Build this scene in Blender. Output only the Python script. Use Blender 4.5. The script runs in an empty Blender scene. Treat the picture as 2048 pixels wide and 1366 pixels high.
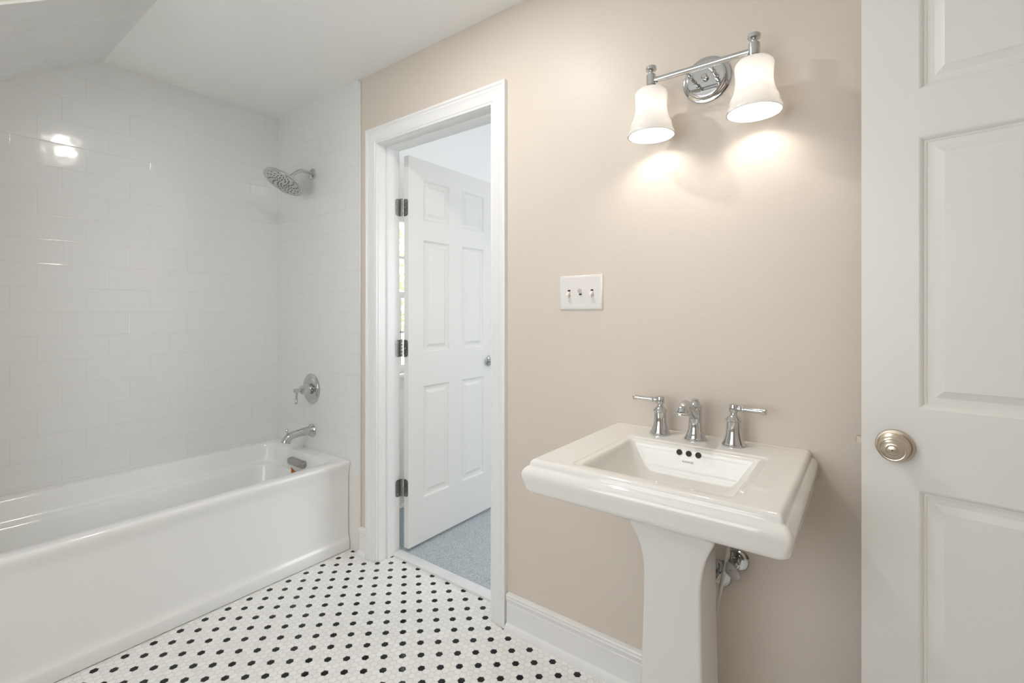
import bpy, bmesh, math, random
from mathutils import Vector, Matrix
random.seed(7)
C = bpy.context.scene.collection
SC = bpy.context.scene
R = math.radians
PI = math.pi

# ------------------------------------------------------------------ camera
YAW = 52.9956
CAM = Vector((2.9632, -1.505, 1.25))
cd = bpy.data.cameras.new('camera'); cam = bpy.data.objects.new('camera', cd); C.objects.link(cam)
cam.location = CAM
cam.rotation_euler = (R(90), 0, R(90 - YAW))
cd.sensor_width = 36.0; cd.lens = 36.0 * 954.17 / 2048.0
cd.shift_y = -(683.0 - 625.1) / 2048.0
cd.clip_start = 0.02
SC.camera = cam

# ------------------------------------------------------------------ view
SC.view_settings.view_transform = 'Standard'
SC.view_settings.look = 'None'
SC.view_settings.gamma = 1.0
SC.view_settings.use_curve_mapping = False
SC.view_settings.exposure = 0.12
try:
    SC.cycles.use_denoising = True
    SC.cycles.max_bounces = 14
    SC.cycles.diffuse_bounces = 8
    SC.cycles.glossy_bounces = 6
    SC.cycles.transmission_bounces = 8
    SC.cycles.transparent_max_bounces = 12
    SC.cycles.sample_clamp_indirect = 6.0
    SC.cycles.caustics_reflective = False
except Exception:
    pass

# ------------------------------------------------------------------ world (bright hazy sky)
w = bpy.data.worlds.new('sky'); SC.world = w; w.use_nodes = True
bg = w.node_tree.nodes['Background']
bg.inputs[0].default_value = (0.92, 0.96, 1.0, 1); bg.inputs[1].default_value = 4.5

# ------------------------------------------------------------------ daylight through the windows
def area(name, loc, rot, sx, sy, power, col, spread=180):
    l = bpy.data.lights.new(name, 'AREA'); l.shape = 'RECTANGLE'; l.size = sx; l.size_y = sy
    l.energy = power; l.color = col; l.spread = R(spread)
    o = bpy.data.objects.new(name, l); C.objects.link(o); o.location = loc; o.rotation_euler = rot
    return o
# bathroom window behind the camera (daylight), bedroom windows beyond the far door
area('daylight_bath', (2.05, -2.62, 1.45), (R(90), 0, 0), 1.5, 1.4, 7, (0.92, 0.965, 1.0))
area('daylight_bedroom', (3.62, 1.75, 1.5), (R(90), 0, R(90)), 1.4, 1.4, 16, (0.88, 0.94, 1.0))

# ------------------------------------------------------------------ node helpers
class N:
    def __init__(s, name):
        s.m = bpy.data.materials.new(name); s.m.use_nodes = True
        s.t = s.m.node_tree; s.b = s.t.nodes['Principled BSDF']
    def new(s, k): return s.t.nodes.new(k)
    def link(s, a, b): s.t.links.new(a, b)
    def val(s, sock, v):
        if isinstance(v, (int, float)): sock.default_value = v
        else: s.link(v, sock)
    def m_(s, op, a, b=None, c=None):
        n = s.new('ShaderNodeMath'); n.operation = op
        s.val(n.inputs[0], a)
        if b is not None: s.val(n.inputs[1], b)
        if c is not None: s.val(n.inputs[2], c)
        return n.outputs[0]
    def step(s, v, a, b):
        n = s.new('ShaderNodeMapRange'); n.interpolation_type = 'SMOOTHSTEP'
        s.val(n.inputs[0], v); n.inputs[1].default_value = a; n.inputs[2].default_value = b
        return n.outputs[0]
    def pos(s):
        g = s.new('ShaderNodeTexCoord'); x = s.new('ShaderNodeSeparateXYZ'); s.link(g.outputs['Object'], x.inputs[0])
        return g.outputs['Object'], x.outputs
    def noise(s, scale, detail=2, vec=None, rough=0.5):
        n = s.new('ShaderNodeTexNoise'); n.inputs['Scale'].default_value = scale
        n.inputs['Detail'].default_value = detail; n.inputs['Roughness'].default_value = rough
        if vec is None:
            g = s.new('ShaderNodeTexCoord'); vec = g.outputs['Object']
        s.link(vec, n.inputs['Vector']); return n.outputs[0]
    def white(s, *c):
        n = s.new('ShaderNodeTexWhiteNoise'); n.noise_dimensions = '3D'
        k = s.new('ShaderNodeCombineXYZ')
        for i, v in enumerate(c): s.val(k.inputs[i], v)
        s.link(k.outputs[0], n.inputs['Vector']); return n.outputs['Value']
    def mix(s, f, a, b):
        n = s.new('ShaderNodeMix'); n.data_type = 'RGBA'
        s.val(n.inputs[0], f)
        for i, v in ((6, a), (7, b)):
            if isinstance(v, tuple): n.inputs[i].default_value = v if len(v) == 4 else (*v, 1)
            else: s.link(v, n.inputs[i])
        return n.outputs[2]
    def bump(s, h, strength=1.0, dist=1.0):
        n = s.new('ShaderNodeBump'); n.inputs['Strength'].default_value = strength
        n.inputs['Distance'].default_value = dist
        s.link(h, n.inputs['Height']); s.link(n.outputs[0], s.b.inputs['Normal'])

def plain(name, col, rough=0.5, metal=0.0, spec=0.5, coat=0.0, bump=None):
    n = N(name); n.b.inputs['Base Color'].default_value = (*col, 1)
    n.b.inputs['Roughness'].default_value = rough; n.b.inputs['Metallic'].default_value = metal
    n.b.inputs['Specular IOR Level'].default_value = spec
    if coat: n.b.inputs['Coat Weight'].default_value = coat; n.b.inputs['Coat Roughness'].default_value = 0.05
    if bump:
        n.bump(n.m_('MULTIPLY', n.noise(bump[0], 3), bump[1]))
    return n.m

def subway(name, axis, u0, slope=False):
    n = N(name); _, p = n.pos(); u = p[axis]; v = p[2]
    if slope: u = n.m_('MULTIPLY', p[1], 1.198); v = p[0]
    W, H = 0.25, 0.11
    rv = n.m_('DIVIDE', n.m_('SUBTRACT', v, 0.591), H); r = n.m_('FLOOR', rv); fv = n.m_('FRACT', rv)
    uu = n.m_('SUBTRACT', n.m_('DIVIDE', n.m_('SUBTRACT', u, u0), W), n.m_('DIVIDE', r, 3.0))
    cu = n.m_('FLOOR', uu); fu = n.m_('FRACT', uu)
    du = n.m_('MULTIPLY', n.m_('MINIMUM', fu, n.m_('SUBTRACT', 1.0, fu)), W)
    dv = n.m_('MULTIPLY', n.m_('MINIMUM', fv, n.m_('SUBTRACT', 1.0, fv)), H)
    d = n.m_('MINIMUM', du, dv)
    g = n.step(d, 0.0003, 0.0010)
    col = n.mix(g, (0.70, 0.70, 0.685), (0.76, 0.76, 0.745))
    n.link(col, n.b.inputs['Base Color'])
    n.b.inputs['Roughness'].default_value = 0.09
    pil = n.m_('MULTIPLY', n.step(d, 0.0, 0.0025), 0.00035)
    r1 = n.m_('SUBTRACT', n.white(cu, r, 1.0), 0.5); r2 = n.m_('SUBTRACT', n.white(cu, r, 5.0), 0.5)
    tilt = n.m_('ADD', n.m_('MULTIPLY', n.m_('MULTIPLY', n.m_('SUBTRACT', fu, 0.5), r1), W * 0.018),
                n.m_('MULTIPLY', n.m_('MULTIPLY', n.m_('SUBTRACT', fv, 0.5), r2), H * 0.022))
    wav = n.m_('MULTIPLY', n.noise(12, 1), 0.0009)
    fine = n.m_('MULTIPLY', n.noise(70, 1), 0.00004)
    n.bump(n.m_('ADD', n.m_('ADD', pil, n.m_('ADD', wav, fine)), tilt))
    return n.m

def hexfloor(name):
    n = N(name); _, p = n.pos(); P = 0.0251; S3 = math.sqrt(3)
    x = n.m_('ADD', n.m_('DIVIDE', n.m_('SUBTRACT', p[0], 1.499), P), 0.5)
    y = n.m_('ADD', n.m_('DIVIDE', n.m_('SUBTRACT', p[1], -0.271), P), S3 / 2)
    ax = n.m_('SUBTRACT', n.m_('FLOORED_MODULO', x, 1.0), 0.5); ay = n.m_('SUBTRACT', n.m_('FLOORED_MODULO', y, S3), S3 / 2)
    bx = n.m_('SUBTRACT', n.m_('FLOORED_MODULO', n.m_('SUBTRACT', x, 0.5), 1.0), 0.5)
    by = n.m_('SUBTRACT', n.m_('FLOORED_MODULO', n.m_('SUBTRACT', y, S3 / 2), S3), S3 / 2)
    la = n.m_('ADD', n.m_('MULTIPLY', ax, ax), n.m_('MULTIPLY', ay, ay))
    lb = n.m_('ADD', n.m_('MULTIPLY', bx, bx), n.m_('MULTIPLY', by, by))
    s = n.m_('LESS_THAN', la, lb); t = n.m_('SUBTRACT', 1.0, s)
    gx = n.m_('ADD', n.m_('MULTIPLY', ax, s), n.m_('MULTIPLY', bx, t))
    gy = n.m_('ADD', n.m_('MULTIPLY', ay, s), n.m_('MULTIPLY', by, t))
    agx = n.m_('ABSOLUTE', gx); agy = n.m_('ABSOLUTE', gy)
    hd = n.m_('MAXIMUM', agx, n.m_('ADD', n.m_('MULTIPLY', agx, 0.5), n.m_('MULTIPLY', agy, S3 / 2)))
    ix = n.m_('SUBTRACT', n.m_('SUBTRACT', x, gx), 0.5)
    iy = n.m_('SUBTRACT', n.m_('SUBTRACT', y, gy), S3 / 2)
    row = n.m_('ROUND', n.m_('DIVIDE', iy, S3 / 2))
    even = n.m_('LESS_THAN', n.m_('FLOORED_MODULO', n.m_('ADD', row, 0.5), 2.0), 1.0)
    dot = n.m_('MULTIPLY', even, n.m_('LESS_THAN', n.m_('FLOORED_MODULO', n.m_('ADD', n.m_('SUBTRACT', ix, row), 0.5), 4.0), 1.0))
    rid = n.m_('ROUND', n.m_('MULTIPLY', ix, 2.0))
    edge = n.m_('SUBTRACT', 0.5, hd)
    g = n.step(edge, 0.018, 0.05)
    rnd = n.white(rid, row, 2.0)
    wcol = n.mix(rnd, (0.80, 0.795, 0.775), (0.87, 0.865, 0.85))
    tile = n.mix(dot, wcol, (0.003, 0.0035, 0.005))
    n.link(n.mix(g, (0.60, 0.59, 0.57), tile), n.b.inputs['Base Color'])
    n.link(n.m_('SUBTRACT', 0.7, n.m_('MULTIPLY', g, 0.62)), n.b.inputs['Roughness'])
    n.b.inputs['Specular IOR Level'].default_value = 0.30
    pil = n.m_('MULTIPLY', n.step(edge, 0.0, 0.16), 0.0006)
    r1 = n.m_('SUBTRACT', n.white(rid, row, 7.0), 0.5); r2 = n.m_('SUBTRACT', n.white(rid, row, 9.0), 0.5)
    tilt = n.m_('MULTIPLY', n.m_('ADD', n.m_('MULTIPLY', gx, r1), n.m_('MULTIPLY', gy, r2)), P * 0.03)
    n.bump(n.m_('ADD', pil, tilt))
    return n.m

def carpet_mat():
    n = N('carpet_grey_blue'); a = n.noise(380, 2); b = n.noise(150, 2); c = n.noise(6, 2)
    f = n.step(a, 0.40, 0.60)
    col = n.mix(f, (0.26, 0.30, 0.32), (0.84, 0.90, 0.94))
    col = n.mix(n.step(b, 0.35, 0.65), col, (0.58, 0.63, 0.66))
    n.link(col, n.b.inputs['Base Color']); n.b.inputs['Roughness'].default_value = 1.0
    n.b.inputs['Specular IOR Level'].default_value = 0.1
    n.bump(n.m_('ADD', n.m_('MULTIPLY', a, 0.006), n.m_('MULTIPLY', c, 0.004)))
    return n.m

def shade_mat():
    n = N('frosted_shade_glass'); t = n.t
    d = n.new('ShaderNodeBsdfDiffuse'); d.inputs[0].default_value = (0.93, 0.93, 0.93, 1)
    tr = n.new('ShaderNodeBsdfTranslucent'); tr.inputs[0].default_value = (0.97, 0.95, 0.92, 1)
    gl = n.new('ShaderNodeBsdfGlossy'); gl.inputs['Roughness'].default_value = 0.12
    mx = n.new('ShaderNodeMixShader'); mx.inputs[0].default_value = 0.55
    n.link(d.outputs[0], mx.inputs[1]); n.link(tr.outputs[0], mx.inputs[2])
    fr = n.new('ShaderNodeFresnel'); fr.inputs[0].default_value = 1.45
    m2 = n.new('ShaderNodeMixShader'); n.link(fr.outputs[0], m2.inputs[0])
    n.link(mx.outputs[0], m2.inputs[1]); n.link(gl.outputs[0], m2.inputs[2])
    n.link(m2.outputs[0], t.nodes['Material Output'].inputs[0])
    return n.m

def pane_mat():
    n = N('window_glass'); t = n.t
    tr = n.new('ShaderNodeBsdfTransparent'); gl = n.new('ShaderNodeBsdfGlossy'); gl.inputs['Roughness'].default_value = 0.02
    mx = n.new('ShaderNodeMixShader'); mx.inputs[0].default_value = 0.06
    n.link(tr.outputs[0], mx.inputs[1]); n.link(gl.outputs[0], mx.inputs[2])
    n.link(mx.outputs[0], t.nodes['Material Output'].inputs[0]); return n.m

def emit_mat(name, col, s):
    n = N(name); n.b.inputs['Emission Color'].default_value = (*col, 1); n.b.inputs['Emission Strength'].default_value = s
    n.b.inputs['Base Color'].default_value = (0.8, 0.8, 0.8, 1); return n.m

def leaf_mat():
    n = N('leaf_green'); n.link(n.mix(n.noise(9, 2), (0.20, 0.27, 0.12), (0.55, 0.60, 0.36)), n.b.inputs['Base Color'])
    n.b.inputs['Roughness'].default_value = 0.6; return n.m

def brushed():
    n = N('brushed_nickel'); n.b.inputs['Base Color'].default_value = (0.62, 0.55, 0.46, 1)
    n.b.inputs['Metallic'].default_value = 1.0; n.b.inputs['Roughness'].default_value = 0.30
    n.b.inputs['Anisotropic'].default_value = 0.5
    n.bump(n.m_('MULTIPLY', n.noise(300, 2), 0.00008)); return n.m

def stone_mat():
    n = N('white_marble'); n.link(n.mix(n.step(n.noise(9, 4), 0.45, 0.75), (0.76, 0.76, 0.76), (0.70, 0.705, 0.72)), n.b.inputs['Base Color'])
    n.b.inputs['Roughness'].default_value = 0.25; return n.m

M = dict(
    beige=plain('beige_wall_paint', (0.652, 0.587, 0.520), 0.42, spec=0.35, bump=(140, 0.00035)),
    white_wall=plain('white_wall_paint', (0.90, 0.895, 0.89), 0.6, spec=0.3, bump=(120, 0.0003)),
    ceiling=plain('ceiling_paint', (0.87, 0.87, 0.85), 0.75, spec=0.25, bump=(90, 0.0004)),
    trim=plain('white_trim_paint', (0.80, 0.80, 0.79), 0.28, spec=0.5),
    door=plain('white_door_paint', (0.75, 0.735, 0.70), 0.38, spec=0.45, bump=(60, 0.0002)),
    acrylic=plain('white_tub_acrylic', (0.80, 0.80, 0.785), 0.12, spec=0.5, bump=(5, 0.0010)),
    china=plain('white_vitreous_china', (0.755, 0.74, 0.705), 0.07, spec=0.55, bump=(9, 0.0005)),
    chrome=plain('polished_chrome', (0.62, 0.63, 0.635), 0.06, 1.0),
    dull=plain('satin_metal', (0.42, 0.41, 0.39), 0.32, 1.0),
    hinge=plain('pewter_hinge_metal', (0.30, 0.295, 0.285), 0.34, 1.0),
    dark=plain('painted_recess_shade', (0.02, 0.014, 0.008), 0.6),  # dark colour painted in for the shade inside small holes and slots
    ink=plain('grey_print', (0.36, 0.34, 0.31), 0.5),
    rubber=plain('dark_rubber', (0.03, 0.03, 0.03), 0.5),
    plate=plain('white_switch_plastic', (0.74, 0.715, 0.685), 0.25),
    orange=plain('orange_tag_paper', (0.42, 0.10, 0.015), 0.6),
    hose=plain('white_braided_hose', (0.62, 0.61, 0.57), 0.45),
    tileW=subway('white_subway_tile_left', 1, 0.084), tileM=subway('white_subway_tile_back', 0, 0.05),
    tileS=subway('white_subway_tile_slope', 1, 0.03, True),
    hex=hexfloor('white_and_black_hexagon_mosaic'), carpet=carpet_mat(), shade=shade_mat(),
    pane=pane_mat(), nickel=brushed(), stone=stone_mat(), leaf=leaf_mat(),
    bark=plain('bark', (0.12, 0.09, 0.07), 0.9), lawn=plain('grass_green', (0.20, 0.26, 0.12), 0.9),
    bulb=emit_mat('glowing_bulb', (1.0, 0.93, 0.84), 10.0), lens=emit_mat('glowing_ceiling_lens', (1.0, 0.95, 0.90), 6.0),
)

# ------------------------------------------------------------------ mesh helpers
def tag(o, label=None, cat=None, group=None, kind=None):
    for k, v in (('label', label), ('category', cat), ('group', group), ('kind', kind)):
        if v: o[k] = v
    return o

def obj(name, bm, mat, parent=None, sharp=32, smooth=True):
    bmesh.ops.remove_doubles(bm, verts=bm.verts, dist=1e-6)
    bmesh.ops.recalc_face_normals(bm, faces=bm.faces)
    for f in bm.faces: f.smooth = smooth
    for e in bm.edges:
        if len(e.link_faces) == 2:
            if e.link_faces[0].normal.angle(e.link_faces[1].normal, 0) > R(sharp): e.smooth = False
    me = bpy.data.meshes.new(name); bm.to_mesh(me); bm.free()
    me.materials.append(mat)
    o = bpy.data.objects.new(name, me); C.objects.link(o)
    if parent: o.parent = parent
    return o

def empty(name, loc=(0, 0, 0), rz=0, label=None, cat=None, group=None, kind=None):
    o = bpy.data.objects.new(name, None); C.objects.link(o); o.location = loc; o.rotation_euler = (0, 0, rz)
    o.empty_display_size = 0.05
    return tag(o, label, cat, group, kind)

def copy_tree(o, parent=None):
    c = o.copy(); C.objects.link(c); c.parent = parent
    for ch in [x for x in C.objects if x.parent == o]: copy_tree(ch, c)
    return c

def box(bm, x0, x1, y0, y1, z0, z1, bev=0.0):
    b = bmesh.new()
    vs = [b.verts.new(p) for p in ((x0, y0, z0), (x1, y0, z0), (x1, y1, z0), (x0, y1, z0), (x0, y0, z1), (x1, y0, z1), (x1, y1, z1), (x0, y1, z1))]
    for f in ((0, 3, 2, 1), (4, 5, 6, 7), (0, 1, 5, 4), (1, 2, 6, 5), (2, 3, 7, 6), (3, 0, 4, 7)): b.faces.new([vs[i] for i in f])
    if bev: bmesh.ops.bevel(b, geom=b.edges[:], offset=bev, segments=3, profile=0.5, affect='EDGES')
    join(bm, b)
    return bm

def join(bm, b, mtx=None):
    if mtx is not None: bmesh.ops.transform(b, matrix=mtx, verts=b.verts)
    me = bpy.data.meshes.new('tmp'); b.to_mesh(me); b.free(); bm.from_mesh(me); bpy.data.meshes.remove(me)

def B(*a, **k): return box(bmesh.new(), *a, **k)

def frame_of(d):
    d = Vector(d).normalized(); up = Vector((0, 0, 1)) if abs(d.z) < 0.9 else Vector((1, 0, 0))
    a = up.cross(d).normalized(); b = d.cross(a).normalized(); return a, b, d

def lathe(bm, prof, origin=(0, 0, 0), axis=(0, 0, 1), seg=40):
    """prof: list of (radius, height along axis)"""
    a, b, d = frame_of(axis); o = Vector(origin); rings = []
    for r, h in prof:
        if r < 1e-6: rings.append([bm.verts.new(o + d * h)])
        else: rings.append([bm.verts.new(o + d * h + (a * math.cos(t) + b * math.sin(t)) * r) for t in [2 * PI * i / seg for i in range(seg)]])
    for p, q in zip(rings, rings[1:]):
        for i in range(seg):
            j = (i + 1) % seg
            if len(p) == 1 and len(q) == 1: continue
            if len(p) == 1: bm.faces.new((p[0], q[i], q[j]))
            elif len(q) == 1: bm.faces.new((p[i], p[j], q[0]))
            else: bm.faces.new((p[i], p[j], q[j], q[i]))
    for rg in (rings[0], rings[-1]):
        if len(rg) > 1: bm.faces.new(rg)
    return bm

def L(prof, origin=(0, 0, 0), axis=(0, 0, 1), seg=40): return lathe(bmesh.new(), prof, origin, axis, seg)

def smooth_path(pts, n=8):
    out = []
    P = [Vector(p) for p in pts]; P = [P[0] * 2 - P[1]] + P + [P[-1] * 2 - P[-2]]
    for i in range(1, len(P) - 2):
        for k in range(n):
            t = k / n; a, b, c, d = P[i - 1], P[i], P[i + 1], P[i + 2]
            out.append(0.5 * ((2 * b) + (c - a) * t + (2 * a - 5 * b + 4 * c - d) * t * t + (3 * b - a - 3 * c + d) * t ** 3))
    out.append(P[-2]); return out

def tube(bm, pts, rad, seg=20, n=8, cap=True, flat=1.0):
    """rad: number or list (one per control point); flat scales the vertical radius"""
    if not isinstance(rad, (list, tuple)): rad = [rad] * len(pts)
    sp = smooth_path(pts, n); rp = [v.x for v in smooth_path([(r, 0, 0) for r in rad], n)]
    rings = []; prev = None
    for i, p in enumerate(sp):
        d = (sp[min(i + 1, len(sp) - 1)] - sp[max(i - 1, 0)]).normalized()
        if prev is None: a, b, _ = frame_of(d)
        else:
            a = (prev - d * prev.dot(d)).normalized(); b = d.cross(a).normalized()
        prev = a
        rings.append([bm.verts.new(p + (a * math.cos(t) + b * math.sin(t) * flat) * max(rp[i], 1e-4)) for t in [2 * PI * k / seg for k in range(seg)]])
    for p, q in zip(rings, rings[1:]):
        for i in range(seg):
            j = (i + 1) % seg; bm.faces.new((p[i], p[j], q[j], q[i]))
    if cap: bm.faces.new(rings[0]); bm.faces.new(rings[-1])
    return bm

def rrect(x0, x1, y0, y1, r, z, n=6, rb=None):
    """rounded rectangle ring, 4*(n+1) points; rb = radius of the back (y1) corners"""
    rb = r if rb is None else rb; out = []
    for cx, cy, a0, rr in ((x1 - r, y0 + r, -90, r), (x1 - rb, y1 - rb, 0, rb), (x0 + rb, y1 - rb, 90, rb), (x0 + r, y0 + r, 180, r)):
        for i in range(n + 1):
            a = R(a0 + 90 * i / n); out.append((cx + rr * math.cos(a), cy + rr * math.sin(a), z))
    return out

def loft(bm, rings, cap0=True, cap1=True):
    V = [[bm.verts.new(p) for p in r] for r in rings]; n = len(V[0])
    for p, q in zip(V, V[1:]):
        for i in range(n):
            j = (i + 1) % n; bm.faces.new((p[i], p[j], q[j], q[i]))
    if cap0: bm.faces.new(V[0])
    if cap1: bm.faces.new(V[-1])
    return bm

def extrude_profile(bm, prof, x0, x1):
    """prof = (y, z) closed polygon, extruded along x"""
    a = [bm.verts.new((x0, y, z)) for y, z in prof]; b = [bm.verts.new((x1, y, z)) for y, z in prof]
    n = len(prof)
    for i in range(n): bm.faces.new((a[i], a[(i + 1) % n], b[(i + 1) % n], b[i]))
    bm.faces.new(a); bm.faces.new(b[::-1]); return bm

def struct(name, bm, mat, label, cat, **k): return tag(obj(name, bm, mat, **k), label, cat, kind='structure')

# ------------------------------------------------------------------ room shell
H = 2.46; XR = 3.72; YF = -2.35
JL, JR, HD, WT = 0.992, 1.722, 2.092, 0.125     # doorway jamb faces, head height, wall thickness
struct('floor', B(0.0, XR + .1, YF - .1, 0.09, -0.08, 0.0), M['hex'], 'white hexagon mosaic floor dotted with black hexagon tiles', 'floor')
struct('floor_carpet', B(0.54, 3.5, 0.085, 3.3, -0.08, 0.004), M['carpet'], 'grey blue looped carpet in the room beyond the doorway', 'carpet')
HB = 2.78
bm = B(-0.1, JL - .02, 0, WT, -.05, HB + .05); box(bm, JR + .02, XR + .1, 0, WT, -.05, HB + .05); box(bm, JL - .02, JR + .02, 0, WT, HD + .02, HB + .05)
struct('wall_back', bm, M['beige'], 'beige painted wall with the doorway, sink and vanity light', 'wall')
# white painted skin of that wall on the bedroom side
bm = B(0.54, JL - .02, WT, WT + .008, 0, HB); box(bm, JR + .02, 3.5, WT, WT + .008, 0, HB); box(bm, JL - .02, JR + .02, WT, WT + .008, HD + .02, HB)
struct('wall_bedroom_front', bm, M['white_wall'], 'white wall on the bedroom side of the doorway', 'wall')
# left tiled wall: pentagon, follows the slope of the ceiling
FY = -0.856; SL = 0.66
def slope_z(y): return H - SL * (FY - y)
bm = bmesh.new()
pr = [(0.0, -.05), (0.0, H + .04), (FY, H + .04), (YF, slope_z(YF) + .04), (YF, -.05)]
extrude_profile(bm, pr, -0.1, 0.0)
struct('wall_left', bm, M['tileW'], 'glossy white subway tiled wall along the bathtub', 'wall')
bm = B(0.0, 0.836, -0.006, 0.0, 0.40, H)
struct('wall_back_tile', bm, M['tileM'], 'white subway tile panel behind the shower head and tub spout', 'wall')
struct('trim_1', B(0.836, 0.851, -0.009, 0.0, 0.0, H - .012, bev=.003), M['china'], 'slim white bullnose tile edge between tile and beige paint', 'trim')
struct('trim_2', B(0.70, 0.836, -0.006, 0.0, 0.0, 0.40), M['china'], 'narrow white tile strip below the panel beside the tub apron', 'trim')
struct('ceiling', (lambda b: box(b, 0.874, XR, YF, 0, H, H + .05) and b)(B(0.0, 0.874, FY, 0, H, H + .05)), M['ceiling'], 'flat white ceiling', 'ceiling')
bm = bmesh.new(); extrude_profile(bm, [(FY, H), (YF, slope_z(YF)), (YF, slope_z(YF) + .06), (FY, H + .06)], 0.0, 0.862)
struct('ceiling_slope', bm, M['tileS'], 'tiled ceiling slope above the foot of the bathtub', 'ceiling')
bm = bmesh.new(); extrude_profile(bm, [(FY, H), (YF, slope_z(YF)), (YF, H)], 0.863, 0.874)
struct('wall_dormer', bm, M['beige'], 'beige triangular dormer cheek beside the sloped ceiling', 'wall')
bm = bmesh.new(); extrude_profile(bm, [(FY + .004, H - .001), (YF, slope_z(YF) - .008), (YF, slope_z(YF) + .004), (FY, H + .004)], 0.858, 0.880)
struct('trim_7', bm, M['china'], 'white bullnose edge along the tiled ceiling slope', 'trim')
struct('wall_alcove', B(0.0, 0.80, -1.64, -1.545, 0, slope_z(-1.59)), M['tileM'], 'tiled return wall at the foot of the bathtub', 'wall')
struct('wall_right', B(XR, XR + .1, YF, 0, 0, H), M['beige'], 'beige wall on the right, behind the open door', 'wall')
def wall_hole(x0, x1, z0, z1, hx0, hx1, hz0, hz1, t):
    bm = B(x0, hx0, 0, t, z0, z1); box(bm, hx1, x1, 0, t, z0, z1); box(bm, hx0, hx1, 0, t, z0, hz0); box(bm, hx0, hx1, 0, t, hz1, z1); return bm
def place(o, loc, rz): o.location = loc; o.rotation_euler = (0, 0, rz); return o
# wall behind the camera, with a window (local frame: x along the wall, -y = room side)
place(struct('wall_front', wall_hole(-XR - .1, -0.874, 0, H, -2.75, -1.35, 0.85, 2.15, .12), M['beige'], 'beige wall behind the camera with a window', 'wall'), (0, YF, 0), PI)
struct('wall_knee', B(-.1, 0.874, YF - .12, YF, 0, slope_z(YF) + .05), M['beige'], 'low wall under the ceiling slope', 'wall')

def window(name, loc, rz, wd, z0, z1, label, mid=None, muntin=True):
    """local frame: x from 0 to wd, -y is the room side"""
    e = empty(name, loc, rz, label, 'window', kind='structure')
    cw = 0.07
    bm = B(-cw, 0, -.018, 0, z0 - .02, z1 + cw, bev=.004); box(bm, wd, wd + cw, -.018, 0, z0 - .02, z1 + cw, bev=.004)
    box(bm, -cw, wd + cw, -.020, 0, z1, z1 + cw, bev=.004)
    box(bm, 0, .015, 0, .11, z0, z1); box(bm, wd - .015, wd, 0, .11, z0, z1); box(bm, 0, wd, 0, .11, z1 - .015, z1)
    obj('window_frame', bm, M['trim'], e)
    bm = B(-cw - .02, wd + cw + .02, -.045, .11, z0 - .02, z0 + .003, bev=.006); box(bm, -cw, wd + cw, -.018, 0, z0 - .09, z0 - .02, bev=.004)
    obj('window_sill', bm, M['trim'], e)
    mid = mid or (z0 + z1) / 2
    for k, (a, b, y) in enumerate(((z0 + .003, mid + .02, .03), (mid - .02, z1 - .015, .06))):
        s = .035
        bm = B(.015, .015 + s, y, y + .03, a, b, bev=.004); box(bm, wd - .015 - s, wd - .015, y, y + .03, a, b, bev=.004)
        box(bm, .015, wd - .015, y, y + .03, a, a + (s if k else .05), bev=.004); box(bm, .015, wd - .015, y, y + .03, b - s, b, bev=.004)
        if muntin:
            box(bm, wd / 2 - .009, wd / 2 + .009, y + .004, y + .026, a, b, bev=.003)
            box(bm, .03, wd - .03, y + .004, y + .026, (a + b) / 2 - .009, (a + b) / 2 + .009, bev=.003)
        sash = obj('sash', bm, M['trim'], e)
        obj('pane', B(.03, wd - .03, y + .013, y + .017, a + .02, b - .02), M['pane'], sash)
    return e
window('window_1', (2.75, YF, 0), PI, 1.4, 0.85, 2.15, 'white framed bathroom window behind the camera')

# bedroom beyond the doorway
YB = 3.3; XB0 = 0.54; XB1 = 3.45
place(struct('wall_bedroom_left', wall_hole(WT + .008, YB, 0, HB, .17, .92, .855, 1.90, .12), M['white_wall'], 'white bedroom wall with a window, seen through the hinge gap', 'wall'), (XB0, 0, 0), PI / 2)
window('window_2', (XB0, .17, 0), PI / 2, .75, .855, 1.90, 'white framed window seen through the gap behind the open bedroom door', mid=1.366)
place(struct('wall_bedroom_right', wall_hole(-YB, -WT - .012, 0, HB, -2.5, -1.0, .8, 2.15, .12), M['white_wall'], 'white bedroom wall with a large window', 'wall'), (XB1, 0, 0), -PI / 2)
window('window_3', (XB1, 2.5, 0), -PI / 2, 1.5, .8, 2.15, 'wide white framed bedroom window out of sight right of the doorway')
struct('wall_bedroom_back', B(XB0, XB1, YB, YB + .1, 0, HB), M['white_wall'], 'white wall at the end of the bedroom', 'wall')
struct('ceiling_bedroom', B(XB0 - .1, XB1 + .1, WT, YB + .1, HB, HB + .08), M['ceiling'], 'white bedroom ceiling seen above the open door', 'ceiling')

# ------------------------------------------------------------------ base boards
SHOE = [(0, 0), (-.030, 0), (-.030, .006), (-.028, .016), (-.023, .023), (-.014, .027)]
def base_profile():
    return SHOE + [(-.014, .100), (-.0145, .103), (-.012, .105), (-.012, .107), (-.0135, .112), (-.0165, .119), (-.0185, .124), (-.016, .128), (-.0155, .130), (-.018, .133), (-.0185, .137), (-.016, .141), (-.010, .142), (0, .142)]
def baseboard(name, loc, rz, ln, label):
    o = struct(name, extrude_profile(bmesh.new(), base_profile(), 0, ln), M['trim'], label, 'baseboard', sharp=25); place(o, loc, rz); return o
baseboard('baseboard_back', (1.812, 0, 0), 0, XR - 1.812, 'white moulded baseboard below the beige wall behind the pedestal')
baseboard('baseboard_left', (0.851, 0, 0), 0, 0.064, 'short white baseboard stub between bathtub and door casing')
baseboard('baseboard_right', (XR, 0, 0), -PI / 2, -YF, 'white baseboard on the right wall')
baseboard('baseboard_bedroom', (XB0, WT + .008, 0), PI / 2, YB - WT, 'white baseboard below the bedroom window')

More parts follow.
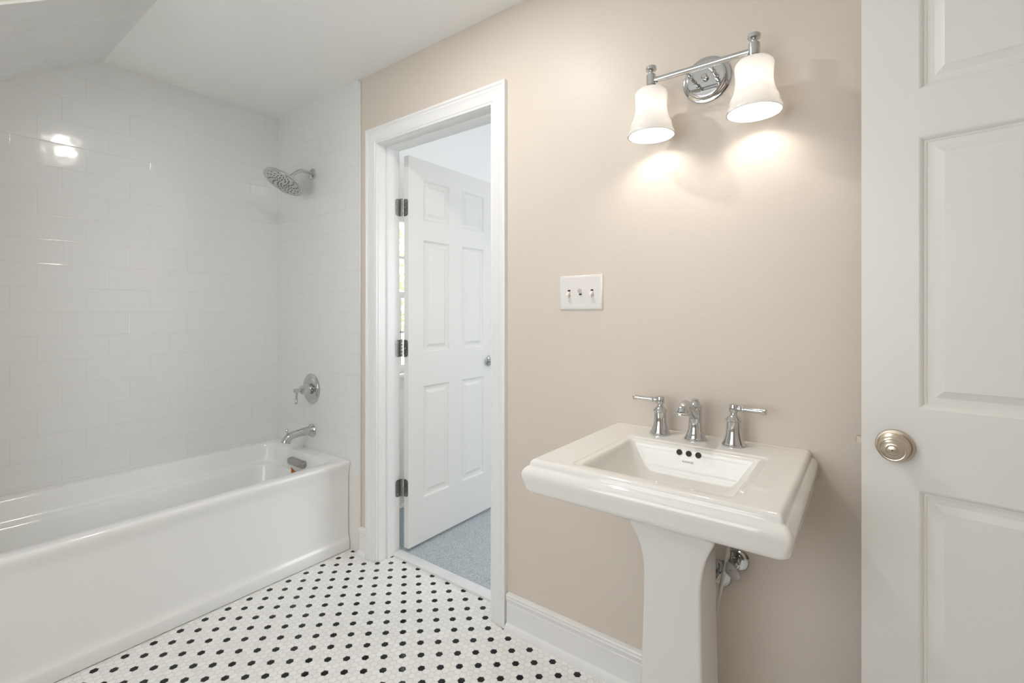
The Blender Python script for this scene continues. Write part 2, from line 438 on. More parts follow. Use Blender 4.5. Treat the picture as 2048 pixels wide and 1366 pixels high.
# ------------------------------------------------------------------ door casing, jambs, threshold
def casing(bm, xl, xr, zt, prof, y0, sgn):
    """U shaped mitred casing; prof = (offset outwards, thickness)"""
    cols = []
    for o, t in prof:
        y = y0 + sgn * t
        cols.append([bm.verts.new(p) for p in ((xl - o, y, 0.002), (xl - o, y, zt + o), (xr + o, y, zt + o), (xr + o, y, 0.002))])
    for a, b in zip(cols, cols[1:]):
        for i in range(3): bm.faces.new((a[i], a[i + 1], b[i + 1], b[i]))
    a, b = cols[0], cols[-1]
    for i in range(3): bm.faces.new((b[i], b[i + 1], a[i + 1], a[i]))
    bm.faces.new([c[0] for c in cols]); bm.faces.new([c[3] for c in cols][::-1])
CP = [(0, 0), (0, .0095), (.002, .011), (.006, .011), (.008, .0095), (.0105, .0095), (.012, .0115), (.016, .013), (.022, .0135), (.040, .0145), (.050, .0165), (.054, .0185), (.058, .0185), (.060, .0170), (.063, .0175), (.067, .021), (.074, .0215), (.078, .020), (.079, .016), (.079, 0)]
bm = bmesh.new(); casing(bm, JL - .004, JR + .006, HD + .002, CP, 0.0, -1)
struct('trim_3', bm, M['trim'], 'white moulded casing around the doorway', 'door casing', sharp=25)
bm = bmesh.new(); casing(bm, JL - .012, JR + .012, HD + .010, CP, WT + .008, 1)
struct('trim_4', bm, M['trim'], 'white casing on the bedroom side of the doorway', 'door casing', sharp=25)
bm = bmesh.new(); casing(bm, JL, JR, HD, [(0, 0), (0, WT + .008), (.02, WT + .008), (.02, 0)], 0.0, 1)
casing(bm, JL + .0115, JR - .0115, HD - .0115, [(0, .050), (0, .090), (.0115, .090), (.0115, .050)], 0.0, 1)   # door stop
struct('trim_5', bm, M['trim'], 'white door jamb with its stop', 'door jamb')
struct('trim_6', B(JL, JR, .082, .140, -.01, .012, bev=.004), M['stone'], 'pale marble threshold strip between mosaic and carpet', 'threshold')

# ------------------------------------------------------------------ six panel doors
PZ = ((.257, .857), (1.037, 1.640), (1.744, 1.966)); PX = ((.1036, .305), (.405, .6065)); DW = 0.71; DT = 0.035
def panel_rings(x0, x1, z0, z1, y, s):
    """s = direction of the recess (+1: into +y)"""
    out = []
    for i, d in ((0, 0), (.0035, .0015), (.0075, .0055), (.0085, .0080), (.0125, .0085), (.0140, .0100), (.026, .0100), (.040, .0045), (.0415, .0035), (.0425, .0030)):
        out.append([(x0 + i, y + s * d, z0 + i), (x1 - i, y + s * d, z0 + i), (x1 - i, y + s * d, z1 - i), (x0 + i, y + s * d, z1 - i)])
    return out
def leaf_mesh():
    bm = bmesh.new(); Z0, Z1 = 0.022, 2.068
    xs = [0, PX[0][0], PX[0][1], PX[1][0], PX[1][1], DW]; zs = [Z0, *PZ[0], *PZ[1], *PZ[2], Z1]
    for y, s in ((0.0, 1), (DT, -1)):
        for i in range(5):
            for j in range(7):
                if i in (1, 3) and j in (1, 3, 5):
                    rg = panel_rings(xs[i], xs[i + 1], zs[j], zs[j + 1], y, s)
                    loft(bm, rg, cap0=False, cap1=True)
                else:
                    bm.faces.new([bm.verts.new(p) for p in ((xs[i], y, zs[j]), (xs[i + 1], y, zs[j]), (xs[i + 1], y, zs[j + 1]), (xs[i], y, zs[j + 1]))])
    for j in range(7):
        for x in (0, DW): bm.faces.new([bm.verts.new(p) for p in ((x, 0, zs[j]), (x, DT, zs[j]), (x, DT, zs[j + 1]), (x, 0, zs[j + 1]))])
    for i in range(5):
        for z in (Z0, Z1): bm.faces.new([bm.verts.new(p) for p in ((xs[i], 0, z), (xs[i + 1], 0, z), (xs[i + 1], DT, z), (xs[i], DT, z))])
    return bm

door1 = empty('door_1', (2.9440, -0.1044, 0), -R(7), 'white six panel door standing open at the right edge, with a brushed nickel knob', 'door', kind='structure')
obj('door_leaf', leaf_mesh(), M['door'], door1, sharp=20)
def knob_set(parent, x, z, mat, button=True, side=-1, y0=0.0):
    k = obj('door_knob', L([(0.0, 0), (.0365, 0), (.0370, .0020), (.0355, .0055), (.0318, .0068), (.0312, .0048), (.0298, .0046), (.0290, .0090), (.0240, .0135), (.0150, .0175), (.0125, .0220), (.0125, .0300), (.0165, .0335), (.0235, .0355), (.0268, .0380), (.0276, .0415), (.0270, .0445), (.0247, .0475), (.0232, .0485), (.0216, .0481), (.0195, .0500), (.0150, .0525), (.0119, .0533), (.0113, .0522), (.0102, .0522), (.0098, .0530), (.0, .0530)],
                            (x, y0, z), (0, side, 0), 56), mat, parent, sharp=30)
    if button:
        obj('privacy_pin', L([(.0, 0), (.0092, 0), (.0092, .0010), (.0085, .0014), (0, .0014)], (x, y0 + side * .0530, z), (0, side, 0), 32), mat, k)
        obj('pin_hole', L([(.0, 0), (.0014, 0), (.0014, .0004), (0, .0004)], (x, y0 + side * .0545, z), (0, side, 0), 16), M['dark'], k)
    return k
knob_set(door1, .0625, .947, M['nickel'])
knob_set(door1, .0625, .947, M['nickel'], button=False, side=1, y0=DT)
lb = bmesh.new()
for pts in (((0, .008), (-.011, .010), (-.0125, .013), (0, .026)),):
    a = [lb.verts.new((x, y, .938)) for x, y in pts]; b = [lb.verts.new((x, y, .955)) for x, y in pts]
    for i in range(4): lb.faces.new((a[i], a[(i + 1) % 4], b[(i + 1) % 4], b[i]))
    lb.faces.new(a); lb.faces.new(b[::-1])
box(lb, -.0012, .0, .005, .030, .918, .975)
obj('latch', lb, M['nickel'], door1)

door2 = empty('door_2', (1.043, .150, 0), PI / 2, 'white six panel door standing open into the bedroom beyond the doorway', 'door', kind='structure')
obj('door_leaf', leaf_mesh(), M['door'], door2, sharp=20)
k2 = obj('door_knob', L([(0, 0), (.033, 0), (.033, .003), (.030, .006), (.018, .008), (.012, .012), (.011, .026), (.018, .032), (.026, .040), (.028, .050), (.024, .060), (.013, .066), (0, .067)], (.652, 0, .948), (0, -1, 0), 40), M['chrome'], door2)
obj('door_knob', L([(0, 0), (.033, 0), (.033, .003), (.030, .006), (.018, .008), (.012, .012), (.011, .026), (.018, .032), (.026, .040), (.028, .050), (.024, .060), (.013, .066), (0, .067)], (.652, DT, .948), (0, 1, 0), 40), M['chrome'], door2)

def leaf_plate(bm, c, u, n, w_, h_):
    """rounded-corner hinge leaf: c = knuckle-side mid point, u = direction of width, n = normal, thickness 2 mm"""
    c, u, n = Vector(c), Vector(u), Vector(n); z = Vector((0, 0, 1)); r = .014; pts = [(0, -h_ / 2), ]
    for a0, (px, pz) in ((-90, (w_ - r, -h_ / 2 + r)), (0, (w_ - r, h_ / 2 - r))):
        for i in range(7):
            a = R(a0 + 15 * i); pts.append((px + r * math.cos(a), pz + r * math.sin(a)))
    pts.append((0, h_ / 2))
    A = [bm.verts.new(c + u * p + z * q) for p, q in pts]; Bv = [bm.verts.new(c + u * p + z * q + n * .002) for p, q in pts]
    k = len(pts)
    for i in range(k): bm.faces.new((A[i], A[(i + 1) % k], Bv[(i + 1) % k], Bv[i]))
    bm.faces.new(A[::-1]); bm.faces.new(Bv)
def make_hinge(zc):
    # local frame of door_2: x = world +y, y = world -x ; origin world (1.034,.150)
    h_ = .089; g = None
    # knuckle sits at world (0.995+.004, .1445)
    kx, ky = -.0085, .045
    bm = bmesh.new()
    for i in range(5):
        z0 = zc - h_ / 2 + i * h_ / 5 + .0006; r = .0058
        lathe(bm, [(r * .86, 0), (r, .0008), (r, h_ / 5 - .002), (r * .86, h_ / 5 - .0012)], (kx, ky, z0), (0, 0, 1), 24)
    lathe(bm, [(.0045, 0), (.0062, .001), (.0062, .003), (.003, .0045), (0, .0048)], (kx, ky, zc + h_ / 2), (0, 0, 1), 20)
    hb = obj('hinge', bm, M['hinge'], door2)
    bm = bmesh.new(); leaf_plate(bm, (0, .035, zc), (0, -1, 0), (-1, 0, 0), .031, h_)      # on the door edge
    la = obj('hinge_leaf', bm, M['hinge'], hb)
    bm = bmesh.new(); leaf_plate(bm, (kx - .004, .051, zc), (-1, 0, 0), (0, -1, 0), .031, h_)     # on the jamb
    lj = obj('hinge_leaf', bm, M['hinge'], hb)
    bm = bmesh.new()
    for dx, dz in ((.020, .030), (.009, 0), (.020, -.030)):
        lathe(bm, [(0, 0), (.0036, 0), (.003, .0008), (0, .0005)], (-.002, .035 - dx, zc + dz), (-1, 0, 0), 16)
    obj('screw', bm, M['dull'], la)
    bm = bmesh.new()
    for dx, dz in ((.020, .030), (.026, 0), (.020, -.030)):
        lathe(bm, [(0, 0), (.0036, 0), (.003, .0008), (0, .0005)], (kx - .004 - dx, .049, zc + dz), (0, -1, 0), 16)
    obj('screw', bm, M['dull'], lj)
for zc in (1.798, 1.063, .334): make_hinge(zc)

# ------------------------------------------------------------------ bathtub
TX, TZ, TL = 0.768, 0.468, 1.53
y1 = -0.008; y0 = y1 - TL
def tub():
    rings = []
    # outer shell, from the floor up (x1 side is the apron, facing the room)
    prof = [(.764, .004), (.766, .010), (.7665, .046), (.7658, .052), (.7630, .058), (.7580, .066), (.7545, .078), (.7535, .10), (.7530, .25), (.7540, .385), (.7565, .405), (.7605, .420), (.7650, .436), (.7675, .450), (.7672, .458), (.7645, .4635), (.760, .467), (.754, .468)]
    for x, z in prof: rings.append(rrect(.002, x, y0, y1, .006, z, n=8))
    # rim -> basin
    def rg(xa, xb, ya, yb, r, z): rings.append(rrect(xa, xb, ya, yb, r, z, n=8))
    ia, ib, ja, jb = .062, .700, y0 + .09, y1 - .072
    rg(ia - .006, ib + .006, ja - .006, jb + .006, .058, .468)
    rg(ia, ib, ja, jb, .055, .4655); rg(ia + .005, ib - .004, ja + .005, jb - .004, .055, .459)
    rg(ia + .012, ib - .008, ja + .02, jb - .008, .06, .430)
    rg(ia + .022, ib - .014, ja + .05, jb - .016, .07, .385)
    rg(ia + .027, ib - .018, ja + .06, jb - .020, .07, .374)
    rg(ia + .034, ib - .026, ja + .07, jb - .026, .07, .370)      # arm-rest ledge
    rg(ia + .052, ib - .044, ja + .09, jb - .036, .08, .368)
    rg(ia + .058, ib - .050, ja + .10, jb - .040, .08, .362)
    rg(ia + .062, ib - .054, ja + .11, jb - .044, .08, .350)
    rg(ia + .085, ib - .075, ja + .16, jb - .065, .10, .200)
    rg(ia + .100, ib - .090, ja + .19, jb - .080, .11, .130)
    rg(ia + .135, ib - .125, ja + .24, jb - .115, .12, .095)
    rg(ia + .200, ib - .190, ja + .40, jb - .20, .10, .085)
    return loft(bmesh.new(), rings)
tubo = tag(obj('bathtub', tub(), M['acrylic'], sharp=50), 'glossy white alcove bathtub with a flat apron along the tiled wall', 'bathtub')
# tile-flange fillet behind the rim
# overflow: rounded slot cover on the end wall under the spout
bm = bmesh.new()
ox, oy, oz, ol, oh = .398, -.1000, .411, .086, .0185
def pill(bm, cx, y, cz, hl, r, prof):
    rings = []
    for dr, dy in prof:
        pts = []
        for a0, sx in ((-90, 1), (90, -1)):
            for i in range(13):
                a = R(a0 + 15 * i); pts.append((cx + sx * (hl - r) + (r - dr) * math.cos(a), y - dy, cz + (r - dr) * math.sin(a)))
        rings.append(pts)
    loft(bm, rings)
pill(bm, ox, oy + .012, oz, ol, oh, [(0, 0), (0, .020), (.001, .0225), (.004, .024), (.010, .0245)])
obj('overflow_cover', bm, M['dull'], tubo, sharp=40)
tg = bmesh.new()
tv = [tg.verts.new(p) for p in ((.388, -.127, .350), (.388, -.127, .392), (.438, -.126, .371))]; tw = [tg.verts.new(v.co + Vector((0, .001, 0))) for v in tv]
tg.faces.new(tv); tg.faces.new(tw[::-1])
for i in range(3): tg.faces.new((tv[i], tv[(i + 1) % 3], tw[(i + 1) % 3], tw[i]))
tago = tag(obj('paper_tag', tg, M['orange'], tubo), 'small orange paper tag below the overflow')

# ------------------------------------------------------------------ shower fittings
YT = -0.006
sh = empty('shower_fixture', (.400, YT, 2.045), label='round chrome rain shower head on a bent arm high on the tiled wall', cat='shower head')
obj('escutcheon', L([(0, 0), (.030, 0), (.031, .003), (.029, .007), (.020, .012), (.0145, .014), (.0145, .018), (0, .018)], (0, 0, 0), (0, -1, 0)), M['chrome'], sh)
arm_end = Vector((0, -.142, -.052))
obj('shower_arm', tube(bmesh.new(), [(0, 0, 0), (0, -.035, .004), (0, -.062, .005), (0, -.085, -.004), (0, -.112, -.026), tuple(arm_end)], .0095, n=8), M['chrome'], sh)
hn = Vector((0, -.500, -.866)).normalized()      # direction the spray face looks
hc = Vector((-.004, -.168, -.083))
bm = L([(0, -.046), (.012, -.046), (.0135, -.040), (.0135, -.030), (.011, -.026), (.016, -.022), (.030, -.017), (.070, -.011), (.100, -.008), (.108, -.0065), (.110, -.003), (.110, .001), (.1075, .003), (.100, .0035), (.0985, .002), (0, .002)], hc, hn, 64)
head = obj('head', bm, M['chrome'], sh, sharp=25)
obj('spray_face', L([(0, .0021), (.094, .0021), (.094, .0036), (.092, .0042), (0, .0042)], hc, hn, 64), plain('grey_spray_face', (.55, .56, .57), .25, .6), head)
a_, b_, d_ = frame_of(hn); bm = bmesh.new()
for arm in range(12):
    for k in range(6):
        r = .020 + k * .0128; t = 2 * PI * arm / 12 + k * .17
        if k == 0 and arm % 2: continue
        c = hc + (a_ * math.cos(t) + b_ * math.sin(t)) * r + d_ * .0042
        lathe(bm, [(0.0, 0), (.0034, 0), (.0028, .0020), (0, .0022)], c, hn, 10)
obj('nozzles', bm, M['rubber'], head)

va = empty('shower_valve', (.390, YT, .812), label='chrome round valve plate with a single lever handle above the tub spout', cat='shower valve')
obj('escutcheon', L([(0, 0), (.086, 0), (.0865, .003), (.083, .006), (.078, .007), (.075, .010), (.071, .0115), (.030, .013), (0, .013)], (0, 0, 0), (0, -1, 0), 64), M['chrome'], va)
vs_ = obj('handle', L([(.026, .012), (.026, .022), (.030, .023), (.031, .026), (.0295, .030), (.027, .052), (.025, .062), (.018, .067), (.011, .069), (.010, .074), (.0125, .078), (.0125, .100), (.010, .104), (0, .105)], (0, 0, 0), (0, -1, 0), 48), M['chrome'], va, sharp=28)
obj('lever', L([(.0075, .006), (.008, .010), (.0062, .014), (.0055, .030), (.0068, .060), (.0086, .072), (.008, .075), (0, .076)], (0, -.089, 0), (0, -.05, -1), 28), M['chrome'], vs_)

ts = empty('tub_spout', (.395, YT, .573), label='chrome tub spout with a pull up diverter knob over the tub rim', cat='tub spout')
obj('escutcheon', L([(0, 0), (.038, 0), (.038, .004), (.035, .007), (.028, .018), (.024, .026), (0, .026)], (0, 0, 0), (0, -1, 0), 48), M['chrome'], ts)
sp = obj('spout', tube(bmesh.new(), [(0, -.006, 0), (0, -.030, .002), (0, -.070, .001), (0, -.108, -.002), (0, -.136, -.010), (0, -.152, -.026), (0, -.157, -.040)], [.029, .0235, .0215, .0205, .0215, .0240, .0270], n=8, seg=32), M['chrome'], ts)
obj('diverter_knob', L([(.004, 0), (.004, .016), (.0085, .018), (.0100, .023), (.008, .028), (0, .030)], (0, -.146, .006), (0, -.12, 1), 24), M['chrome'], ts)

# ------------------------------------------------------------------ vanity light
LY = -0.10; LX = (2.431, 2.713); LZ = 1.953; PXc = 2.566
vl = empty('vanity_light', (0, 0, 0), label='polished nickel two light vanity fixture with bell shaped frosted glass shades', cat='wall light')
obj('backplate', L([(0, 0), (.069, 0), (.0695, .003), (.0675, .006), (.062, .007), (.059, .009), (.0575, .016), (.0545, .018), (.050, .0185), (0, .0185)], (PXc, 0, 1.952), (0, -1, 0), 64), M['chrome'], vl)
obj('screw_knob', L([(.004, 0), (.004, .004), (.0085, .006), (.009, .010), (.006, .014), (0, .015)], (PXc, -.018, 1.952), (0, -1, 0), 24), M['chrome'], vl)
for dx in (-.032, .032):
    obj('support_arm', L([(.0075, .018), (.0075, .022), (.0045, .024), (.0045, .052), (.0065, .053), (.0072, .056), (.0065, .059), (.0045, .060), (.0055, .078), (.0075, .092), (.0075, .096), (0, .096)], (PXc + dx, 0, 1.948), (0, -1, 0), 24), M['chrome'], vl)
obj('crossbar', L([(.0085, 0), (.0085, LX[1] - LX[0])], (LX[0], LY, LZ - .004), (1, 0, 0), 32), M['chrome'], vl)
SHP = [(.000, 1.922), (.036, 1.922), (.0435, 1.919), (.0480, 1.912), (.0490, 1.905), (.0480, 1.896), (.0465, 1.880), (.0465, 1.865), (.0485, 1.850), (.0525, 1.836), (.0565, 1.826), (.0595, 1.820), (.0610, 1.812), (.0635, 1.802), (.0670, 1.794), (.0690, 1.787), (.0690, 1.783)]
SHI = [(.0660, 1.783), (.0655, 1.788), (.0630, 1.795), (.0600, 1.803), (.0575, 1.813), (.0560, 1.822), (.0530, 1.830), (.0495, 1.840), (.0455, 1.853), (.0435, 1.866), (.0435, 1.880), (.0450, 1.896), (.0455, 1.905), (.0440, 1.912), (.038, 1.918), (.000, 1.9185)]
for i, lx in enumerate(LX):
    sk = obj('socket', L([(0, 1.921), (.0150, 1.921), (.0150, 1.924), (.0175, 1.925), (.0180, 1.928), (.0170, 1.931), (.0130, 1.932), (.0130, 1.935), (.0145, 1.936), (.0145, 1.966), (.0135, 1.9675), (.0080, 1.9685), (.0072, 1.974), (.0085, 1.979), (.0150, 1.9805), (.0160, 1.982), (.0160, 1.990), (.0148, 1.992), (0, 1.9925)], (lx, LY, 0), (0, 0, 1), 40), M['chrome'], vl, sharp=28)
    s = obj('lamp_shade', L(SHP + SHI, (lx, LY, 0), (0, 0, 1), 56), M['shade'], vl, sharp=60)
    obj('bulb', L([(0, 1.856), (.009, 1.858), (.017, 1.864), (.021, 1.873), (.020, 1.882), (.015, 1.893), (.013, 1.900), (.013, 1.915), (0, 1.915)], (lx, LY, 0), (0, 0, 1), 32), M['bulb'], s)
    l = bpy.data.lights.new('bulb_light', 'POINT'); l.energy = 2.1; l.color = (1.0, 0.92, 0.82); l.shadow_soft_size = .028
    lo = bpy.data.objects.new('bulb_light', l); C.objects.link(lo); lo.location = (lx, LY, 1.846); lo.parent = vl

# recessed ceiling light: out of frame, its reflection shows in the wall tiles
rl = empty('recessed_light', (1.82, -.70, H), label='round recessed light in the flat ceiling', cat='ceiling light')
obj('trim_ring', L([(.047, 0), (.075, 0), (.075, -.004), (.052, -.006), (.047, -.004)], (0, 0, 0), (0, 0, 1), 48), M['trim'], rl)
obj('lens', L([(0, -.001), (.047, -.001), (.047, -.003), (0, -.003)], (0, 0, 0), (0, 0, 1), 48), M['lens'], rl)
l = bpy.data.lights.new('ceiling_light', 'AREA'); l.shape = 'DISK'; l.size = .085; l.energy = 9.0; l.color = (1.0, .965, .92)
lo = bpy.data.objects.new('ceiling_light', l); C.objects.link(lo); lo.location = (0, 0, -.008); lo.parent = rl

# ------------------------------------------------------------------ switch plate
sw = empty('light_switch', (2.1375, 0, 1.3215), label='white triple toggle light switch plate on the beige wall', cat='light switch')
w2, h2 = .0858, .0612
bm = bmesh.new()
loft(bm, [[(x * (w2 - i), -d, z * (h2 - i)) for x, z in ((-1, -1), (1, -1), (1, 1), (-1, 1))] for i, d in ((0, 0), (0, .0020), (.0012, .0040), (.0040, .0055), (.0082, .0064), (.0088, .0064))])
obj('cover_plate', bm, M['plate'], sw, sharp=60)
for dx, up in ((-.046, -1), (0, 1), (.046, -1)):
    obj('toggle_slot', B(dx - .0052, dx + .0052, -.0066, -.006, -.0100, .0100), M['dark'], sw)  # no real cut: dark box on the plate, slot shade put into its colour
    bm = bmesh.new(); z_ = .0
    loft(bm, [[(dx + x * hw, y, zc + z * hh) for x, z in ((-1, -1), (1, -1), (1, 1), (-1, 1))] for hw, hh, y, zc in ((.0050, .0064, -.006, up * .002), (.0048, .0060, -.010, up * .0035), (.0046, .0050, -.016, up * .0075), (.0042, .0040, -.0215, up * .0105), (.0032, .0028, -.0228, up * .011))])
    obj('toggle', bm, M['plate'], sw, sharp=60)
    for dz in (-.030, .030):
        obj('screw', L([(0, 0), (.0030, 0), (.0026, .0010), (0, .0012)], (dx, -.0064, dz), (0, -1, 0), 16), M['plate'], sw)

# ------------------------------------------------------------------ pedestal sink
SX = 2.552
sink = empty('pedestal_sink', (0, 0, 0), label='white porcelain pedestal sink with a stepped rectangular rim', cat='sink')
def basin():
    rings = []; yb = -0.002
    def outer(d, z, yf=None, r=.012): rings.append(rrect(2.275 - d, 2.832 + d, (-.512 - d) if yf is None else yf, yb, r, z, n=6, rb=.004))
    outer(-.200, .690, -.26, .03); outer(-.155, .690, -.283, .03); outer(-.145, .693, -.295, .03); outer(-.110, .715, -.340, .028); outer(-.055, .758, -.425, .022)
    outer(-.022, .784, -.478, .018); outer(-.014, .789, -.491, .016); outer(-.004, .7935, -.503, .014); outer(.002, .7950, -.509, .022); outer(.0075, .7975, -.5165, .021); outer(.0120, .8015, -.523, .020); outer(.0148, .807, None, .018); outer(.0158, .8135, None, .016); outer(.0168, .822, None, .014); outer(.0185, .830, None, .010); outer(.0203, .838, None, .010); outer(.0203, .845, None, .010); outer(.0182, .8515, None, .009); outer(.0142, .857, None, .009); outer(.0105, .8605, None, .009); outer(.0090, .862, None, .008)
    outer(.0060, .863, None, .008); outer(.0045, .8655, None, .008); outer(.0035, .870, None, .007); outer(.0015, .8745, None, .007); outer(-.0015, .878, None, .006); outer(-.005, .8797, None, .006); outer(-.008, .880, None, .006); outer(-.014, .880, None, .006)
    # bowl
    a, b, c, d_ = 2.392, 2.738, -.466, -.160
    def bowl(i, z, r, ib=None, if_=None): rings.append(rrect(a + i, b - i, c + (i if if_ is None else if_), d_ - (i if ib is None else ib), r, z, n=6))
    bowl(-.026, .880, .018); bowl(-.020, .880, .018); bowl(-.0175, .8795, .018); bowl(-.0155, .8775, .018); bowl(-.0135, .877, .018); bowl(-.006, .877, .016); bowl(-.001, .876, .014); bowl(.002, .8735, .013)
    bowl(.005, .868, .014, .004, .005); bowl(.012, .850, .018, .008, .012); bowl(.028, .815, .024, .014, .026); bowl(.055, .775, .032, .028, .05); bowl(.080, .752, .04, .05, .07)
    bowl(.115, .738, .04, .08, .09); bowl(.150, .733, .03, .12, .12)
    return loft(bmesh.new(), rings)
obj('basin', basin(), M['china'], sink, sharp=60)
def quad_ring(xl, xr, yf, yb, fl, z, r=.010, rb=.006, n=5):
    """front corners pushed outwards by fl in x"""
    C4 = [((xr + fl), yf, r), (xr, yb, rb), (xl, yb, rb), (xl - fl, yf, r)]
    out = []; k = len(C4)
    for i in range(k):
        p = Vector((C4[i][0], C4[i][1])); q = Vector(C4[i - 1][:2]); s = Vector(C4[(i + 1) % k][:2]); rr = C4[i][2]
        a = p + (q - p).normalized() * rr; b = p + (s - p).normalized() * rr
        for j in range(n + 1):
            t = j / n; v = a * (1 - t) ** 2 + p * 2 * t * (1 - t) + b * t * t; out.append((v.x, v.y, z))
    return out
def pedestal():
    rg = []
    for xl, xr, yf, yb, fl, z in ((2.440, 2.665, -.325, -.10, 0, .001), (2.440, 2.665, -.325, -.10, 0, .040), (2.446, 2.659, -.319, -.105, 0, .048), (2.456, 2.649, -.308, -.115, 0, .055), (2.466, 2.639, -.300, -.125, 0, .075),
                                  (2.471, 2.634, -.295, -.135, 0, .11), (2.473, 2.632, -.292, -.138, 0, .25), (2.479, 2.628, -.290, -.140, 0, .45), (2.4815, 2.627, -.290, -.140, .0, .560), (2.482, 2.627, -.290, -.140, .0025, .590), (2.482, 2.627, -.2905, -.140, .007, .615),
                                  (2.482, 2.627, -.292, -.140, .0135, .640), (2.482, 2.627, -.294, -.140, .0215, .660), (2.482, 2.627, -.297, -.140, .030, .677), (2.482, 2.627, -.300, -.140, .036, .689), (2.482, 2.627, -.303, -.140, .038, .704)):
        rg.append(quad_ring(xl, xr, yf, yb, fl, z))
    return loft(bmesh.new(), rg)
obj('pedestal', pedestal(), M['china'], sink, sharp=45)
for dx in (-.0255, 0, .0255):
    obj('overflow_hole', L([(0, 0), (.0078, 0), (.0078, .0020), (0, .0020)], (2.5620 + dx, -.1655, .862), (0, -1, .22), 28), M['dark'], sink)  # dark disc on the bowl wall, coloured as the shade inside the hole
tc = bpy.data.curves.new('brand', 'FONT'); tc.body = 'KOHLER'; tc.size = .0072; tc.extrude = .0002; tc.align_x = 'CENTER'; tc.space_character = 1.15
to = bpy.data.objects.new('brand', tc); C.objects.link(to)
bpy.context.view_layer.update()
tm = bpy.data.meshes.new_from_object(to.evaluated_get(bpy.context.evaluated_depsgraph_get()))
bpy.data.objects.remove(to)
tx = bpy.data.objects.new('maker_lettering', tm); C.objects.link(tx); tm.materials.append(M['ink'])
tx.location = (2.561, -.1712, .8375); tx.rotation_euler = (R(90 - 10), 0, 0); tx.parent = sink

# faucet (widespread set)
fa = empty('faucet', (SX, -.070, .880), label='chrome widespread faucet with a curved spout and two lever handles on the sink', cat='faucet')
sb = obj('spout', L([(0, 0), (.0305, 0), (.0310, .003), (.0295, .006), (.0275, .007), (.0270, .010), (.0235, .017), (.0205, .026), (.0185, .038), (.0180, .055), (.0182, .080), (.0188, .094), (.0205, .096), (.0205, .0985), (.0175, .102), (.0125, .108), (.0095, .113), (.0095, .115), (.0060, .119), (0, .120)], (0, 0, 0), (0, 0, 1), 48), M['chrome'], fa, sharp=28)
bm = tube(bmesh.new(), [(0, .002, .066), (0, -.028, .082), (0, -.062, .104), (0, -.092, .114), (0, -.115, .107), (0, -.124, .094)], [.0150, .0140, .0130, .0140, .0160, .0175], n=8, seg=32)
lathe(bm, [(.0165, 0), (.0205, .003), (.0210, .006), (.0185, .008), (.0145, .009), (0, .009)], (0, -.1235, .099), (0, -.10, -1), 36)
obj('spout_arm', bm, M['chrome'], sb)
def handle(x, sx):
    hb = obj('handle', L([(0, 0), (.0305, 0), (.0310, .003), (.0295, .006), (.0275, .007), (.0265, .011), (.0230, .020), (.0200, .030), (.0183, .042), (.0178, .060), (.0178, .067), (.0210, .070), (.0210, .0725), (.0170, .077), (.0110, .083), (.0085, .088), (.0085, .091), (.0115, .093), (.0122, .096), (.0122, .110), (.0110, .1135), (.0060, .1150), (0, .1150)], (x, 0, 0), (0, 0, 1), 48), M['chrome'], fa, sharp=28)
    obj('lever', L([(.0060, .010), (.0060, .014), (.0075, .015), (.0075, .018), (.0055, .020), (.0080, .023), (.0080, .026), (.0062, .027), (.0058, .040), (.0068, .066), (.0085, .078), (.0090, .0805), (.0070, .083), (0, .084)], (x, 0, .103), (sx, -.10 if sx < 0 else -.04, .03 if sx < 0 else .0), 32), M['chrome'], hb)
handle(-.104, -1); handle(.104, 1)

# plumbing below the basin
sv = empty('shutoff_valve', (2.652, 0, .532), label='chrome shutoff valve with an oval handle on the wall under the sink', cat='shutoff valve')
obj('escutcheon', L([(0, 0), (.0320, 0), (.0325, .003), (.029, .008), (.024, .010), (.010, .010), (0, .010)], (0, 0, 0), (0, -1, 0), 40), M['chrome'], sv)
obj('valve_body', L([(.0080, .004), (.0080, .022), (.0125, .023), (.0125, .036), (.0090, .037), (.0090, .060), (.0060, .061), (.0055, .078), (0, .078)], (0, 0, 0), (0, -1, 0), 6), M['chrome'], sv)
bm = bmesh.new(); dv = Vector((.62, .0, -.55)).normalized(); nv = Vector((.0, -1, .0)); sd = dv.cross(nv).normalized(); rr = []
for h_, sc in ((0, .8), (.002, .97), (.004, 1.0), (.007, 1.0), (.009, .9), (.0095, .55)):
    rr.append([Vector((0, -.076, .002)) + nv * h_ + dv * .031 * sc * math.cos(t) + sd * .016 * sc * math.sin(t) for t in [2 * PI * i / 32 for i in range(32)]])
loft(bm, rr); lathe(bm, [(.0035, 0), (.0035, .002), (.0025, .003), (0, .003)], Vector((0, -.0853, .002)), (0, -1, 0), 16)
obj('valve_handle', bm, M['dull'], sv)
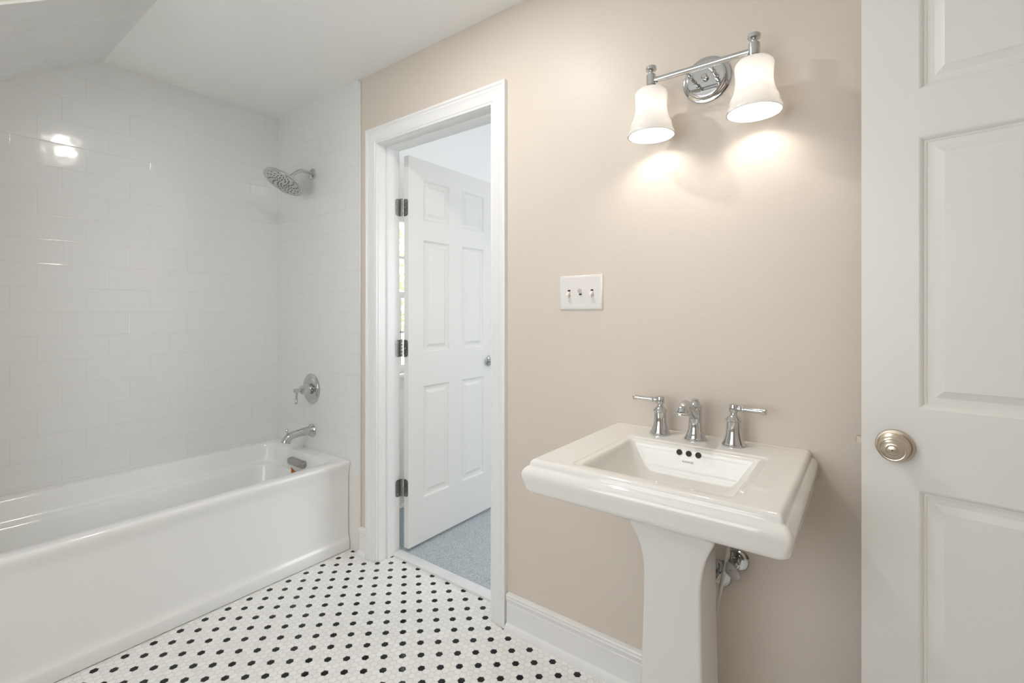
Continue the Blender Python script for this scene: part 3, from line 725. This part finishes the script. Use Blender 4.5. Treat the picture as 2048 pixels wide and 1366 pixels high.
o = obj('supply_line', tube(bmesh.new(), [(2.646, -.080, .687), (2.6460, -.080, .62), (2.640, -.080, .57), (2.629, -.082, .50), (2.617, -.085, .43), (2.606, -.09, .37), (2.590, -.10, .34), (2.575, -.09, .37)], .0052, seg=16), M['hose'])
tag(o, 'thin white supply line hanging beside the pedestal', 'supply line')
dt = empty('drain_trap', (2.598, 0, .474), label='chrome drain pipe with a large wall flange half hidden behind the pedestal', cat='drain pipe')
obj('escutcheon', L([(0, 0), (.040, 0), (.0405, .003), (.036, .010), (.026, .014), (.017, .015), (0, .015)], (0, 0, 0), (0, -1, 0), 48), M['chrome'], dt)
obj('drain_pipe', tube(bmesh.new(), [(0, -.004, 0), (0, -.05, .0), (.0, -.085, .012), (-.004, -.105, .045), (-.02, -.11, .075), (-.050, -.11, .10), (-.052, -.11, .20)], .016, seg=24), M['chrome'], dt)

# ------------------------------------------------------------------ outdoors behind the bedroom window
struct('ground', B(-14, -.1, -8, 12, -3.1, -3.0), M['lawn'], 'green ground outside the bedroom window', 'ground')
def shrub(x, y, h_, rad, label, n=900):
    e = empty('tree', (x, y, -3.0), label=label, cat='tree', group='trees outside the bedroom window')
    obj('trunk', tube(bmesh.new(), [(0, 0, 0), (.05, 0, h_ * .3), (0, .05, h_ * .7)], [.12, .09, .04], seg=10), M['bark'], e)
    bm = bmesh.new()
    for _ in range(n):
        a = random.random() * 2 * PI; t = random.random(); rr = rad * math.sqrt(random.random()) * (1 - abs(t - .45) * .8)
        c = Vector((rr * math.cos(a), rr * math.sin(a), h_ * (.25 + .75 * t)))
        u = Vector((random.gauss(0, 1), random.gauss(0, 1), random.gauss(0, 1))).normalized(); v_ = u.orthogonal().normalized(); s = .06 + random.random() * .07
        bm.faces.new([bm.verts.new(c + p) for p in (u * s, v_ * s * .5, -u * s, -v_ * s * .5)])
    obj('foliage', bm, M['leaf'], e)
shrub(-3.2, 2.0, 5.2, 1.3, 'leafy tree nearest the bedroom window')
shrub(-5.4, 4.6, 6.0, 1.8, 'taller leafy tree further from the bedroom window', 1400)
